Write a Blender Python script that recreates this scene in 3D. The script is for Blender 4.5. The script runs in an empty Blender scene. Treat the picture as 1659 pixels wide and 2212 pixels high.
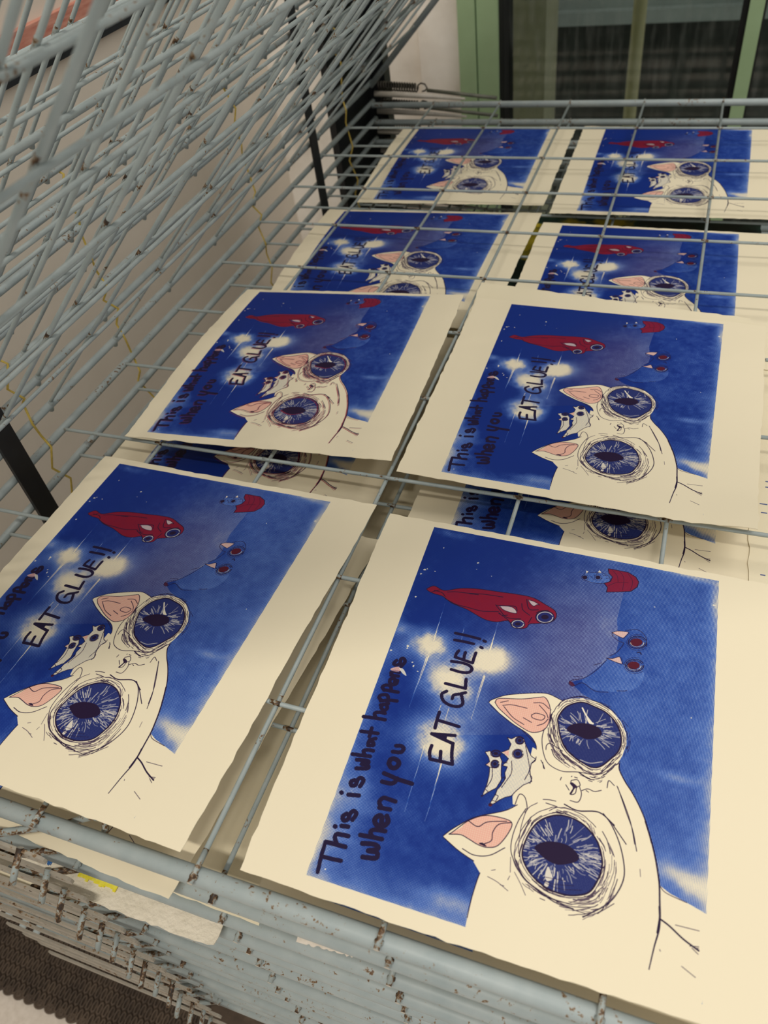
import bpy, bmesh, math, random
import numpy as np
from mathutils import Vector, Matrix

C = bpy.context.scene.collection
random.seed(5)
rng = np.random.default_rng(7)

# ------------------------------------------------------------------ camera
cd = bpy.data.cameras.new('camera')
cam = bpy.data.objects.new('camera', cd)
C.objects.link(cam)
R = ((0.93723433, 0.32828896, -0.11755069),
     (0.15577832, -0.6957925, -0.70114614),
     (-0.31196943, 0.63882639, -0.70326092))
cam.matrix_world = Matrix((
    (R[0][0], -R[1][0], -R[2][0], 0.28304926),
    (R[0][1], -R[1][1], -R[2][1], -0.09166201),
    (R[0][2], -R[1][2], -R[2][2], 0.38860669),
    (0, 0, 0, 1)))
cd.sensor_fit = 'HORIZONTAL'
cd.sensor_width = 36.0
cd.lens = 1670.607 / 1659 * 36.0
cd.clip_start = 0.01
cd.dof.use_dof = True
cd.dof.focus_distance = 0.50
cd.dof.aperture_fstop = 15.0
bpy.context.scene.camera = cam

# ------------------------------------------------------------------ light
w = bpy.data.worlds.new('room_light')
bpy.context.scene.world = w
w.use_nodes = True
w.node_tree.nodes['Background'].inputs[0].default_value = (1.0, 0.97, 0.93, 1)
w.node_tree.nodes['Background'].inputs[1].default_value = 0.58

def area(name, loc, target, sx, sy, power, col):
    l = bpy.data.lights.new(name, 'AREA')
    l.shape = 'RECTANGLE'
    l.size = sx
    l.size_y = sy
    l.energy = power
    l.color = col
    o = bpy.data.objects.new(name, l)
    C.objects.link(o)
    o.location = loc
    z = (Vector(loc) - Vector(target)).normalized()
    x = Vector((1, 0, 0))
    y = z.cross(x).normalized()
    x = y.cross(z)
    o.matrix_world = Matrix(((x.x, y.x, z.x, loc[0]), (x.y, y.y, z.y, loc[1]),
                             (x.z, y.z, z.z, loc[2]), (0, 0, 0, 1)))
    return o

area('ceiling_tube_light', (0.35, -1.55, 3.4), (0.2, 0.6, 0), 1.8, 0.16, 80, (1.0, 0.95, 0.86))
area('far_fill_light', (1.3, 0.75, 2.2), (0.0, 0.9, 0), 1.2, 0.9, 23, (1.0, 0.96, 0.90))  # added soft fill that brightens the far prints, no real fixture there

vs = bpy.context.scene.view_settings
vs.view_transform = 'Standard'
vs.look = 'None'
vs.exposure = -0.26
vs.gamma = 1.0
vs.use_curve_mapping = False

# ------------------------------------------------------------------ helpers
def lin(r, g, b):
    f = lambda c: (c / 12.92 if c <= 0.04045 else ((c + 0.055) / 1.055) ** 2.4)
    return (f(r / 255), f(g / 255), f(b / 255), 1)

def new_mat(name):
    m = bpy.data.materials.new(name)
    m.use_nodes = True
    nt = m.node_tree
    return m, nt, nt.nodes['Principled BSDF']

def mix_noise(nt, bs, cols, scale, ramp, detail=6, rough=0.6, coord='Object', seed=0, stretch=None):
    tc = nt.nodes.new('ShaderNodeTexCoord')
    mp = nt.nodes.new('ShaderNodeMapping')
    mp.inputs['Location'].default_value = (seed, seed * .7, 0)
    if stretch:
        mp.inputs['Scale'].default_value = stretch
    n = nt.nodes.new('ShaderNodeTexNoise')
    n.inputs['Scale'].default_value = scale
    n.inputs['Detail'].default_value = detail
    n.inputs['Roughness'].default_value = rough
    r = nt.nodes.new('ShaderNodeValToRGB')
    r.color_ramp.elements[0].position = ramp[0]
    r.color_ramp.elements[1].position = ramp[-1]
    r.color_ramp.elements[0].color = cols[0]
    r.color_ramp.elements[1].color = cols[-1]
    for c, p in zip(cols[1:-1], ramp[1:-1]):
        e = r.color_ramp.elements.new(p)
        e.color = c
    L = nt.links
    L.new(tc.outputs[coord], mp.inputs[0])
    L.new(mp.outputs[0], n.inputs[0])
    L.new(n.outputs[0], r.inputs[0])
    return n, r

def simple(name, cols, scale=20, ramp=(.35, .65), rough=.6, metal=0, bump=0, bscale=None, stretch=None):
    m, nt, bs = new_mat(name)
    n, r = mix_noise(nt, bs, cols, scale, ramp, stretch=stretch)
    nt.links.new(r.outputs[0], bs.inputs['Base Color'])
    bs.inputs['Roughness'].default_value = rough
    bs.inputs['Metallic'].default_value = metal
    if bump:
        b = nt.nodes.new('ShaderNodeBump')
        b.inputs['Strength'].default_value = bump
        b.inputs['Distance'].default_value = .002
        n2 = nt.nodes.new('ShaderNodeTexNoise')
        n2.inputs['Scale'].default_value = bscale or scale
        n2.inputs['Detail'].default_value = 5
        tc = nt.nodes.new('ShaderNodeTexCoord')
        nt.links.new(tc.outputs['Object'], n2.inputs[0])
        nt.links.new(n2.outputs[0], b.inputs['Height'])
        nt.links.new(b.outputs[0], bs.inputs['Normal'])
    return m

def painted(name, thr, base_a, base_b, sc_big, sc_fine):
    """chipped powder paint: clusters of dark rust specks with a tan halo"""
    m, nt, bs = new_mat(name)
    L = nt.links
    n1, r1 = mix_noise(nt, bs, (base_a, base_b), 45, (.3, .7), detail=5)
    tc = nt.nodes.new('ShaderNodeTexCoord')
    oi = nt.nodes.new('ShaderNodeObjectInfo')
    off = nt.nodes.new('ShaderNodeVectorMath'); off.operation = 'ADD'
    sc = nt.nodes.new('ShaderNodeVectorMath'); sc.operation = 'SCALE'
    sc.inputs[0].default_value = (3.1, 1.7, 2.3)
    L.new(oi.outputs['Random'], sc.inputs['Scale'])
    L.new(tc.outputs['Object'], off.inputs[0]); L.new(sc.outputs[0], off.inputs[1])
    big = nt.nodes.new('ShaderNodeTexNoise'); big.inputs['Scale'].default_value = sc_big; big.inputs['Detail'].default_value = 3
    fine = nt.nodes.new('ShaderNodeTexNoise'); fine.inputs['Scale'].default_value = sc_fine; fine.inputs['Detail'].default_value = 6; fine.inputs['Roughness'].default_value = .6
    L.new(off.outputs[0], big.inputs[0]); L.new(off.outputs[0], fine.inputs[0])
    ma = nt.nodes.new('ShaderNodeMath'); ma.operation = 'MULTIPLY_ADD'
    ma.inputs[1].default_value = .55
    L.new(big.outputs[0], ma.inputs[0]); L.new(fine.outputs[0], ma.inputs[2])
    rp = nt.nodes.new('ShaderNodeValToRGB')
    rp.color_ramp.elements[0].position = thr - .035; rp.color_ramp.elements[0].color = (0, 0, 0, 1)
    rp.color_ramp.elements[1].position = thr; rp.color_ramp.elements[1].color = (1, 1, 1, 1)
    rc = nt.nodes.new('ShaderNodeValToRGB')
    rc.color_ramp.elements[0].position = thr - .03; rc.color_ramp.elements[0].color = lin(150, 124, 88)
    rc.color_ramp.elements[1].position = thr + .07; rc.color_ramp.elements[1].color = lin(48, 34, 22)
    e = rc.color_ramp.elements.new(thr + .02); e.color = lin(100, 72, 44)
    hv = nt.nodes.new('ShaderNodeMath'); hv.operation = 'MULTIPLY'; hv.inputs[1].default_value = .6452
    L.new(ma.outputs[0], hv.inputs[0])
    L.new(hv.outputs[0], rp.inputs[0]); L.new(hv.outputs[0], rc.inputs[0])
    mx = nt.nodes.new('ShaderNodeMix'); mx.data_type = 'RGBA'
    L.new(rp.outputs[0], mx.inputs[0]); L.new(r1.outputs[0], mx.inputs[6]); L.new(rc.outputs[0], mx.inputs[7])
    L.new(mx.outputs[2], bs.inputs['Base Color'])
    bs.inputs['Roughness'].default_value = .48
    return m

M = {}
M['tube'] = painted('chipped_grey_blue_tube_paint', .622, lin(150, 162, 163), lin(168, 177, 176), 26, 330)
M['wire'] = painted('chipped_grey_blue_wire_paint', .640, lin(146, 157, 156), lin(166, 175, 173), 34, 380)
M['rust'] = painted('rusted_weld_paint', .515, lin(140, 150, 148), lin(160, 168, 165), 70, 300)
M['arm'] = painted('worn_taupe_arm_paint', .60, lin(132, 126, 114), lin(160, 152, 138), 40, 260)
M['tip'] = simple('bare_cut_steel', (lin(190, 188, 180), lin(225, 222, 212)), 200, rough=.35, metal=.6)
M['black'] = simple('black_enamel_steel', (lin(14, 15, 18), lin(24, 26, 30)), 30, rough=.45)
M['spring'] = simple('dark_spring_steel', (lin(44, 39, 32), lin(72, 66, 56)), 90, rough=.45, metal=.3)
M['lever'] = simple('off_white_lever_paint', (lin(176, 168, 154), lin(196, 188, 176)), 60, rough=.5)
M['rod'] = simple('dull_olive_rod_paint', (lin(86, 88, 76), lin(110, 110, 96)), 60, rough=.5)
M['thread'] = simple('yellow_twine', (lin(190, 164, 70), lin(214, 188, 96)), 300, rough=.8)
M['plaster'] = simple('rough_white_plaster', (lin(214, 204, 190), lin(234, 226, 214), lin(242, 236, 226)), 9, (.3, .5, .7), rough=.85, bump=.5, bscale=45)
M['wall'] = simple('smooth_beige_wall_paint', (lin(206, 196, 181), lin(216, 206, 192)), 4, rough=.8, bump=.1, bscale=70)
M['pink'] = simple('weathered_pink_wood', (lin(170, 96, 80), lin(206, 150, 130)), 30, (.3, .7), rough=.7, stretch=(8, 1, 8))
M['green'] = simple('sage_green_window_paint', (lin(146, 170, 128), lin(158, 182, 141)), 8, rough=.45)
M['gasket'] = simple('black_window_gasket', (lin(10, 10, 10), lin(18, 18, 17)), 30, rough=.6)
M['floor'] = simple('pale_speckled_floor', (lin(214, 202, 188), lin(228, 217, 204)), 120, rough=.7)
M['mat'] = simple('brown_rubber_mat', (lin(66, 54, 44), lin(92, 77, 63)), 40, rough=.75)
M['paper'] = simple('cream_paper', (lin(233, 221, 190), lin(239, 228, 199)), 6, (.3, .7), rough=.75, bump=.05, bscale=600)
M['rag'] = simple('rough_watercolour_paper', (lin(226, 216, 194), lin(236, 226, 206)), 40, rough=.9, bump=.6, bscale=260)
M['white_paper'] = simple('white_rag_paper', (lin(228, 216, 200), lin(240, 230, 216)), 90, rough=.9, bump=.4, bscale=300)
M['yellow'] = simple('yellow_crayon', (lin(240, 222, 30), lin(250, 238, 90), lin(236, 226, 206)), 220, (.4, .6, .68), rough=.8)
M['blue_crayon'] = simple('blue_crayon', (lin(40, 96, 160), lin(70, 120, 180)), 220, rough=.8)
M['pencil'] = simple('blue_pencil', (lin(70, 84, 140), lin(96, 110, 160)), 200)
M['swirl'] = simple('green_yellow_paint', (lin(14, 30, 26), lin(30, 70, 56), lin(206, 184, 40)), 14, (.42, .52, .60), rough=.6)
M['outside'] = simple('dim_courtyard_wall', (lin(26, 29, 26), lin(48, 52, 48), lin(78, 83, 80)), 3, (.3, .55, .85), rough=.9, stretch=(6, 1, 1))
M['olive'] = simple('olive_pole_paint', (lin(206, 198, 150), lin(220, 212, 168)), 10, rough=.6)
M['khaki'] = simple('khaki_column_render', (lin(196, 194, 166), lin(210, 207, 180)), 6, rough=.8)
M['soot'] = simple('dark_grey_ledge', (lin(128, 138, 138), lin(160, 168, 168)), 6, rough=.8)

def glass():
    m, nt, bs = new_mat('dusty_window_glass')
    for n in list(nt.nodes):
        if n.type != 'OUTPUT_MATERIAL':
            nt.nodes.remove(n)
    out = [n for n in nt.nodes if n.type == 'OUTPUT_MATERIAL'][0]
    tr = nt.nodes.new('ShaderNodeBsdfTransparent')
    tr.inputs[0].default_value = (.86, .9, .86, 1)
    gl = nt.nodes.new('ShaderNodeBsdfGlossy')
    gl.inputs['Roughness'].default_value = .05
    df = nt.nodes.new('ShaderNodeBsdfDiffuse')
    df.inputs[0].default_value = (.5, .52, .48, 1)
    fr = nt.nodes.new('ShaderNodeFresnel')
    fr.inputs[0].default_value = 1.45
    m1 = nt.nodes.new('ShaderNodeMixShader')
    m2 = nt.nodes.new('ShaderNodeMixShader')
    tc = nt.nodes.new('ShaderNodeTexCoord')
    mp = nt.nodes.new('ShaderNodeMapping')
    mp.inputs['Scale'].default_value = (30, 1, 5)
    n = nt.nodes.new('ShaderNodeTexNoise')
    n.inputs['Scale'].default_value = 3
    n.inputs['Detail'].default_value = 8
    rp = nt.nodes.new('ShaderNodeMapRange')
    rp.inputs[1].default_value = .45
    rp.inputs[2].default_value = .9
    rp.inputs[3].default_value = 0.0
    rp.inputs[4].default_value = .16
    L = nt.links
    L.new(tc.outputs['Object'], mp.inputs[0])
    L.new(mp.outputs[0], n.inputs[0])
    L.new(n.outputs[0], rp.inputs[0])
    L.new(fr.outputs[0], m1.inputs[0])
    L.new(tr.outputs[0], m1.inputs[1])
    L.new(gl.outputs[0], m1.inputs[2])
    L.new(rp.outputs[0], m2.inputs[0])
    L.new(m1.outputs[0], m2.inputs[1])
    L.new(df.outputs[0], m2.inputs[2])
    L.new(m2.outputs[0], out.inputs[0])
    return m
M['glass'] = glass()

class MB:
    """collects verts / faces for ONE mesh"""
    def __init__(s):
        s.v, s.f, s.mi, s.uv = [], [], [], None
    def box(s, x0, x1, y0, y1, z0, z1, mi=0):
        b = len(s.v)
        s.v += [(x0, y0, z0), (x1, y0, z0), (x1, y1, z0), (x0, y1, z0), (x0, y0, z1), (x1, y0, z1), (x1, y1, z1), (x0, y1, z1)]
        for q in ((0, 3, 2, 1), (4, 5, 6, 7), (0, 1, 5, 4), (1, 2, 6, 5), (2, 3, 7, 6), (3, 0, 4, 7)):
            s.f.append([b + i for i in q]); s.mi.append(mi)
    def tube(s, pts, r, n=10, mi=0, cap=True, capmi=None, closed=False):
        pts = [Vector(p) for p in pts]
        rs = r if isinstance(r, (list, tuple)) else [r] * len(pts)
        b = len(s.v)
        N = len(pts)
        prev = None
        for i, p in enumerate(pts):
            if closed:
                t = (pts[(i + 1) % N] - pts[i - 1]).normalized()
            else:
                t = (pts[min(i + 1, N - 1)] - pts[max(i - 1, 0)]).normalized()
            if prev is None:
                u = t.orthogonal().normalized()
            else:
                u = (prev - t * prev.dot(t)).normalized()
            prev = u
            v = t.cross(u)
            for k in range(n):
                a = 2 * math.pi * k / n
                s.v.append(tuple(p + (u * math.cos(a) + v * math.sin(a)) * rs[i]))
        for i in range(N if closed else N - 1):
            j = (i + 1) % N
            for k in range(n):
                k2 = (k + 1) % n
                s.f.append([b + i * n + k, b + i * n + k2, b + j * n + k2, b + j * n + k]); s.mi.append(mi)
        if cap and not closed:
            cm = mi if capmi is None else capmi
            s.f.append([b + k for k in range(n)][::-1]); s.mi.append(cm)
            s.f.append([b + (N - 1) * n + k for k in range(n)]); s.mi.append(cm)
    def prism(s, poly, z0, z1, mi=0):
        b = len(s.v); n = len(poly)
        s.v += [(x, y, z0) for x, y in poly] + [(x, y, z1) for x, y in poly]
        s.f.append([b + i for i in range(n)][::-1]); s.mi.append(mi)
        s.f.append([b + n + i for i in range(n)]); s.mi.append(mi)
        for i in range(n):
            j = (i + 1) % n
            s.f.append([b + i, b + j, b + n + j, b + n + i]); s.mi.append(mi)
    def mesh(s, name, mats, smooth=True):
        me = bpy.data.meshes.new(name)
        me.from_pydata(s.v, [], s.f)
        for m in mats:
            me.materials.append(m)
        me.polygons.foreach_set('material_index', s.mi)
        if smooth:
            me.polygons.foreach_set('use_smooth', [len(f) == 4 for f in s.f])
        me.update()
        return me
    def build(s, name, mats, parent=None, smooth=True):
        if not isinstance(mats, (list, tuple)):
            mats = [mats]
        o = bpy.data.objects.new(name, s.mesh(name, mats, smooth))
        C.objects.link(o)
        if parent:
            o.parent = parent
        return o

def tag(o, label=None, cat=None, group=None, kind=None):
    if label: o['label'] = label
    if cat: o['category'] = cat
    if group: o['group'] = group
    if kind: o['kind'] = kind
    return o

def empty(name, loc=(0, 0, 0)):
    o = bpy.data.objects.new(name, None)
    o.empty_display_size = .02
    o.location = loc
    C.objects.link(o)
    return o

def copy_tree(o):
    c = o.copy(); C.objects.link(c)
    for ch in o.children:
        d = ch.copy(); C.objects.link(d); d.parent = c
        for g in ch.children:
            e = g.copy(); C.objects.link(e); e.parent = d
    return c

# ------------------------------------------------------------------ setting
def plain(name, boxes, mat, label, cat, parent=None):
    b = MB()
    for bx in boxes:
        b.box(*bx)
    o = b.build(name, mat, parent, smooth=False)
    if parent is None:
        tag(o, label, cat, kind='structure')
    return o

FLOOR_Z = -0.75
plain('floor', [(-0.9, 1.6, -1.6, 1.4, FLOOR_Z - .05, FLOOR_Z)], M['floor'], 'pale floor seen past the corner of the brown mat', 'floor')
plain('wall_left', [(-0.58, -0.52, -1.6, 1.40, FLOOR_Z, 1.2)], M['wall'], 'smooth beige wall behind the raised wire shelves', 'wall')
plain('trim_1', [(-0.520, -0.508, -1.6, 1.37, .150, .193)], M['pink'], 'pinkish red wooden strip along the left wall above the black rail', 'trim')
# back wall with a step in the plaster and an opening for the window
plain('wall_back', [(-0.52, -0.205, 1.372, 1.46, FLOOR_Z, 1.2), (-0.205, -0.131, 1.350, 1.46, FLOOR_Z, 1.2),
                    (-0.131, 1.6, 1.36, 1.46, FLOOR_Z, -.42)], M['plaster'],
      'rough white plaster wall beside the green window', 'wall')

win = empty('window_1', (0.1, 1.36, -.42))
tag(win, 'sage green framed window with dark dusty glass behind the rack', 'window', kind='structure')
def wpart(name, boxes, mat):
    b = MB()
    for bx in boxes:
        b.box(bx[0] - .1, bx[1] - .1, bx[2] - 1.36, bx[3] - 1.36, bx[4] + .42, bx[5] + .42)
    return b.build(name, mat, win, smooth=False)
wpart('window_frame', [(-.131, -.1018, 1.338, 1.44, -.42, 1.2), (-.1018, -.0995, 1.35, 1.44, -.42, 1.2), (-.0995, -.0645, 1.342, 1.44, -.42, 1.2),
                 (-.131, 1.6, 1.33, 1.44, -.42, -.38)], M['green'])
wpart('mullion', [(.3165, .337, 1.335, 1.43, -.38, 1.2)], M['green'])
wpart('gasket', [(-.0645, -.0555, 1.352, 1.42, -.38, 1.2)], M['gasket'])
wpart('gasket', [(.308, .3165, 1.352, 1.42, -.38, 1.2), (.337, .341, 1.352, 1.42, -.38, 1.2)], M['gasket'])
wpart('glass_pane', [(-.0555, .308, 1.385, 1.389, -.38, 1.2)], M['glass'])
wpart('glass_pane', [(.341, 1.6, 1.385, 1.389, -.38, 1.2)], M['glass'])

plain('wall_outside', [(-1.2, 2.4, 2.3, 2.4, -1.6, 1.4)], M['outside'], 'dim dark wall seen through the dusty window glass', 'wall')
plain('trim_2', [(-1.2, 2.4, 2.22, 2.30, -.195, -.165), (-1.2, 2.4, 2.25, 2.30, -.165, -.10)], M['soot'], 'pale grey ledge on the wall outside the window, top edge of the photo', 'ledge')
plain('trim_3', [(-0.6, -0.036, 1.62, 1.75, -1.6, 1.4)], M['khaki'], 'khaki column just outside the window, against the left of the glass', 'column')
b = MB(); b.tube([(.126, 1.75, -1.6), (.124, 1.75, 1.4)], .0135, 14)
tag(b.build('pole', M['olive']), 'slim olive pole standing outside the window, seen through the middle of the glass', 'pole')

# ------------------------------------------------------------------ rack frame
rack = empty('drying_rack', (-.2, .55, FLOOR_Z))
tag(rack, 'black steel frame of the print drying rack, against the beige wall', 'rack')
def rpart(name, boxes, lab=None):
    b = MB()
    for x0, x1, y0, y1, z0, z1 in boxes:
        b.box(x0 + .2, x1 + .2, y0 - .55, y1 - .55, z0 - FLOOR_Z, z1 - FLOOR_Z)
    return b.build(name, M['black'], rack, smooth=False)
rpart('upright', [(-.1925, -.1895, .227, .246, FLOOR_Z + .0095, .236)])
rpart('upright', [(-.1925, -.1895, .846, .864, FLOOR_Z + .0095, .236)])
rpart('top_rail', [(-.222, -.212, -.05, 1.16, .236, .252)])
rpart('end_panel', [(-.222, -.212, .975, 1.155, FLOOR_Z + .0095, .236)])
rpart('end_flange', [(-.212, -.19, 1.13, 1.155, FLOOR_Z + .0095, .236)])
rpart('base_rail', [(-.212, -.1925, .20, 1.13, FLOOR_Z + .0095, FLOOR_Z + .03)])

# ------------------------------------------------------------------ wire shelves
PB, LY, XW, RW = .09859, 1.0874, .80, .0015
def crown(x):
    """cross wires sag towards both sides of the sheet area"""
    return 0.0
SPL = .029
def make_shelf(w0, raised):
    root = empty('wire_shelf')
    zt = -.0085
    def rodpart(name, pts, r, n=12, mat='tube', **k):
        b = MB(); b.tube(pts, r, n, **k); return b.build(name, M[mat], root)
    rodpart('front_tube', [(0, 0, zt), (XW, 0, zt)], .0050, 16)
    rodpart('back_tube', [(0, LY, -.004), (XW, LY, -.004)], .0043, 14)
    rodpart('hinge_tube', [(0, -.012, -.001), (0, LY + .01, -.001)], .0034, 14)
    rodpart('outer_tube', [(XW, 0, zt), (XW, LY, -.004)], .0043, 14)
    k = 0
    while w0 + .1 * k < XW - .02:
        x = w0 + .1 * k
        b = MB()
        b.tube([(x, -.0058, -.0026), (x, .012, -.0028)], RW * 1.06, 10, mi=1, capmi=2)
        b.tube([(x, .012, -.0028), (x, LY - .008, -.0028)], RW, 10, mi=0)
        b.tube([(x, LY - .008, -.0028), (x, LY + .003, -.0005)], RW, 10, mi=1)
        # weld bead on the tube
        b.tube([(x - .0018, -.0018, zt + .0044), (x, -.002, zt + .0052), (x + .0018, -.0018, zt + .0044)], .0013, 8, mi=1)
        b.build('long_wire', [M['wire'], M['rust'], M['tip']], root)
        k += 1
    for j in range(1, 11):
        y = j * PB
        b = MB()
        b.tube([(-.003 if raised else .001, y, -.0003), (.012, y, 0), (XW, y, 0)], RW, 10, mi=0)
        # small rusty weld spots where the wires cross
        kk = 0
        while w0 + .1 * kk < XW - .02:
            x = w0 + .1 * kk
            b.tube([(x - .0035, y + .0002, .00015), (x + .0035, y - .0002, .00015)], RW * 1.03, 10, mi=1)
            kk += 1
        if raised:
            b.tube([(-.0045, y, -.0042), (.001, y, -.0018), (.006, y, -.0004)], .0022, 8, mi=0)
        b.build('cross_wire', [M['wire'], M['rust']], root)
    if not raised:
        # perforated lever arm outside the near tube
        # upright flat bar, holes punched sideways
        def arm_poly():
            P = [(.016, -.0188), (.2080, -.0188)]
            P += [(.2080 + .0038 * math.sin(a), -.0150 - .0038 * math.cos(a)) for a in [i * math.pi / 6 for i in range(1, 6)]]
            P += [(.2080, -.0112), (.016, -.0112)]
            return P
        bm = bmesh.new()
        ty = lambda z: -.0172 + (z + .0150) * .04
        outer = [bm.verts.new((x, ty(z), z)) for x, z in arm_poly()]
        eds = [bm.edges.new((outer[i], outer[(i + 1) % len(outer)])) for i in range(len(outer))]
        for hx in (.2035, .182, .150, .105, .060):
            ring = [bm.verts.new((hx + .0034 * math.cos(a), ty(-.0150 + .0022 * math.sin(a)), -.0150 + .0022 * math.sin(a))) for a in [i * math.pi / 6 for i in range(12)]]
            eds += [bm.edges.new((ring[i], ring[(i + 1) % 12])) for i in range(12)]
        bmesh.ops.triangle_fill(bm, use_beauty=True, use_dissolve=False, edges=eds)
        ex = bmesh.ops.extrude_face_region(bm, geom=bm.faces[:])
        bmesh.ops.translate(bm, verts=[v for v in ex['geom'] if isinstance(v, bmesh.types.BMVert)], vec=(0, .0018, 0))
        bmesh.ops.recalc_face_normals(bm, faces=bm.faces[:])
        me = bpy.data.meshes.new('perforated_arm'); bm.to_mesh(me); bm.free()
        me.materials.append(M['arm'])
        o = bpy.data.objects.new('perforated_arm', me); C.objects.link(o); o.parent = root
        o['label'] = 'taupe flat lever arm with punched holes'
        # bent hook rod passing under the near tube
        b = MB()
        b.tube([(.150, -.0150, -.0165), (.172, -.0105, -.0190), (.2093, .0050, -.0165), (.2235, .0118, -.0128), (.2320, .0125, -.0118), (.2345, .0085, -.0135), (.2358, -.0012, -.0205)],
               [.0024, .0024, .0022, .0021, .0020, .0020, .0020], 10, mi=0, capmi=1)
        b.build('hook_rod', [M['rust'], M['tip']], root)
        # blunt pin through the arm, pointing outwards
        b = MB(); b.tube([(.1955, -.0150, -.0110), (.1957, -.0225, -.0160), (.1957, -.0305, -.0228)], .0020, 10, mi=0, capmi=1)
        b.build('arm_pin', [M['rust'], M['tip']], root)
        # far end: spring, hook, lever
        b = MB()
        T = 15; pts = []
        for i in range(T * 12 + 1):
            a = 2 * math.pi * i / 12
            pts.append((.004 + .062 * i / (T * 12), LY + .028 + .0056 * math.cos(a), .0150 - .004 * i / (T * 12) + .0056 * math.sin(a)))
        b.tube(pts, .00125, 6)
        o = b.build('coil_spring', M['spring'], root); o['label'] = 'dark coil spring at the far corner'
        b = MB()
        b.tube([(.066, LY + .028, .0090), (.0685, LY + .026, .015), (.074, LY + .024, .0185), (.080, LY + .024, .0170), (.083, LY + .024, .0120), (.080, LY + .024, .0080), (.075, LY + .024, .0070)], .0012, 8)
        b.build('spring_hook', M['spring'], root)
        b = MB(); b.tube([(.083, LY + .024, .0085), (.190, LY + .020, -.0020)], .0026, 10)
        b.build('lever_rod', M['rod'], root)
        b = MB()
        b.tube([(.003, LY + .012, .0085), (.060, LY + .013, .0055), (.145, LY + .010, .0005)], [.0042, .0038, .0016], 12)
        b.build('hinge_arm', M['lever'], root)
    return root

ORD = ['topmost', 'second', 'third', 'fourth', 'fifth', 'sixth', 'seventh', 'eighth', 'ninth', 'tenth', 'eleventh', 'twelfth', 'thirteenth', 'fourteenth']
flat = make_shelf(.1, False)
def place_flat(o, n):
    o.location = (-.2 + .0012 * math.sin(n * 2.3) * (n > 0), .0012 * math.sin(n * 1.7) * (n > 0), -SPL * n - (.0035 if n else 0))
    if n:
        o.rotation_euler = (math.atan(.0075 / 1.087), 0, 0)
    if n == 0:
        l = 'grey-blue wire shelf lying flat, topmost of the lowered stack, with four prints on it'
    elif n == 1:
        l = 'grey-blue wire shelf lying flat just under the topmost one, holding the far rows of prints'
    else:
        l = 'rust-flecked grey-blue wire shelf lying flat, %s from the top of the lowered stack' % ORD[n]
    tag(o, l, 'shelf', 'lowered wire shelves in the stack')
NFLAT = 14
for n in range(NFLAT):
    o = flat if n == 0 else copy_tree(flat)
    place_flat(o, n)
rais = make_shelf(.108, True)
NR = 8
ANG = [44.0, 44.1, 44.1, 44.2, 44.3, 44.4, 44.4, 44.5]
RORD = ['lowest', 'second lowest', 'third', 'fourth', 'fifth', 'sixth', 'second highest', 'highest']
for i in range(NR):
    o = rais if i == 0 else copy_tree(rais)
    o.location = (-.2, .001 * math.sin(i * 2.1), .0265 + .0253 * i)
    o.rotation_euler = (math.radians(.14 * math.sin(i * 1.9)), -math.radians(ANG[i]), 0)
    tag(o, ('grey-blue wire shelf tilted up at the left, %s of the raised shelves' + (' from the bottom' if 2 <= i <= 5 else '')) % RORD[i],
        'shelf', 'raised wire shelves')

# yellow threads woven around the hinge tubes
TH = [(0.272, [.089, .082, .062, .05, .044, .028, .010, -.001, -.022, -.039, -.06, -.08]),
      (0.407, [.178, .172, .153, .139, .123, .105, .087, .073, .062, .05, .035, .022, 0, -.016, -.027, -.053, -.08]),
      (0.690, [.175, .161, .149, .126, .111, .091, .078, .035, .022, .007, -.007, -.025, -.043, -.058, -.079, -.1]),
      (0.984, [.128, .122, .1, .085, .04, .025, .007, -.026, -.044, -.075, -.095, -.12])]
WH = ['nearest the left edge of the photo', 'second from the near end', 'beside the second pair of prints', 'farthest back, near the springs']
for (y0, zs), wh in zip(TH, WH):
    b = MB(); pts = []
    for i, z in enumerate(zs):
        # in front of a tube when level with one, otherwise slack behind
        pts.append((-.2 + (.0052 if i % 2 else -.001), y0 + .004 * math.sin(i * 2.2), z))
    fine = []
    for i in range(len(pts) - 1):
        for t in (0, .5):
            fine.append(tuple(Vector(pts[i]).lerp(Vector(pts[i + 1]), t)))
    fine.append(pts[-1])
    b.tube(fine, .0010, 6)
    tag(b.build('yellow_thread', M['thread']), 'yellow twine tied down the hinge tubes, ' + wh, 'twine', 'yellow twine ties')

# ------------------------------------------------------------------ artwork raster (printed image)
TW, THH = 2048, 2064
Hm = np.array([10.310158607813301, 4.420291973739387, -13551.981495962882, -2.5418183131243706, 13.742903709794515, -13012.824750172389,
               0.0003893740010257213, 0.00232247117451129, 1.0]).reshape(3, 3)
CR = {'1': (840, 1120, 400 / 1659), '2': (1180, 1180, 400 / 1659), '3': (650, 1380, 400 / 1659), '4': (640, 1640, 400 / 1659),
      '5': (1030, 1440, 400 / 1659), '6': (930, 1660, 400 / 952), '7': (1200, 1640, 400 / 952), '8': (1030, 1560, 200 / 952),
      '9': (1130, 1980, 529 / 1659)}
def P(c, pts):
    """sketch coordinates of detail crop c -> sheet raster coordinates"""
    ox, oy, s = CR[c]
    a = np.array(pts, float).reshape(-1, 2) * s + (ox, oy)
    q = np.c_[a, np.ones(len(a))] @ Hm.T
    return q[:, :2] / q[:, 2:]
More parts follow.
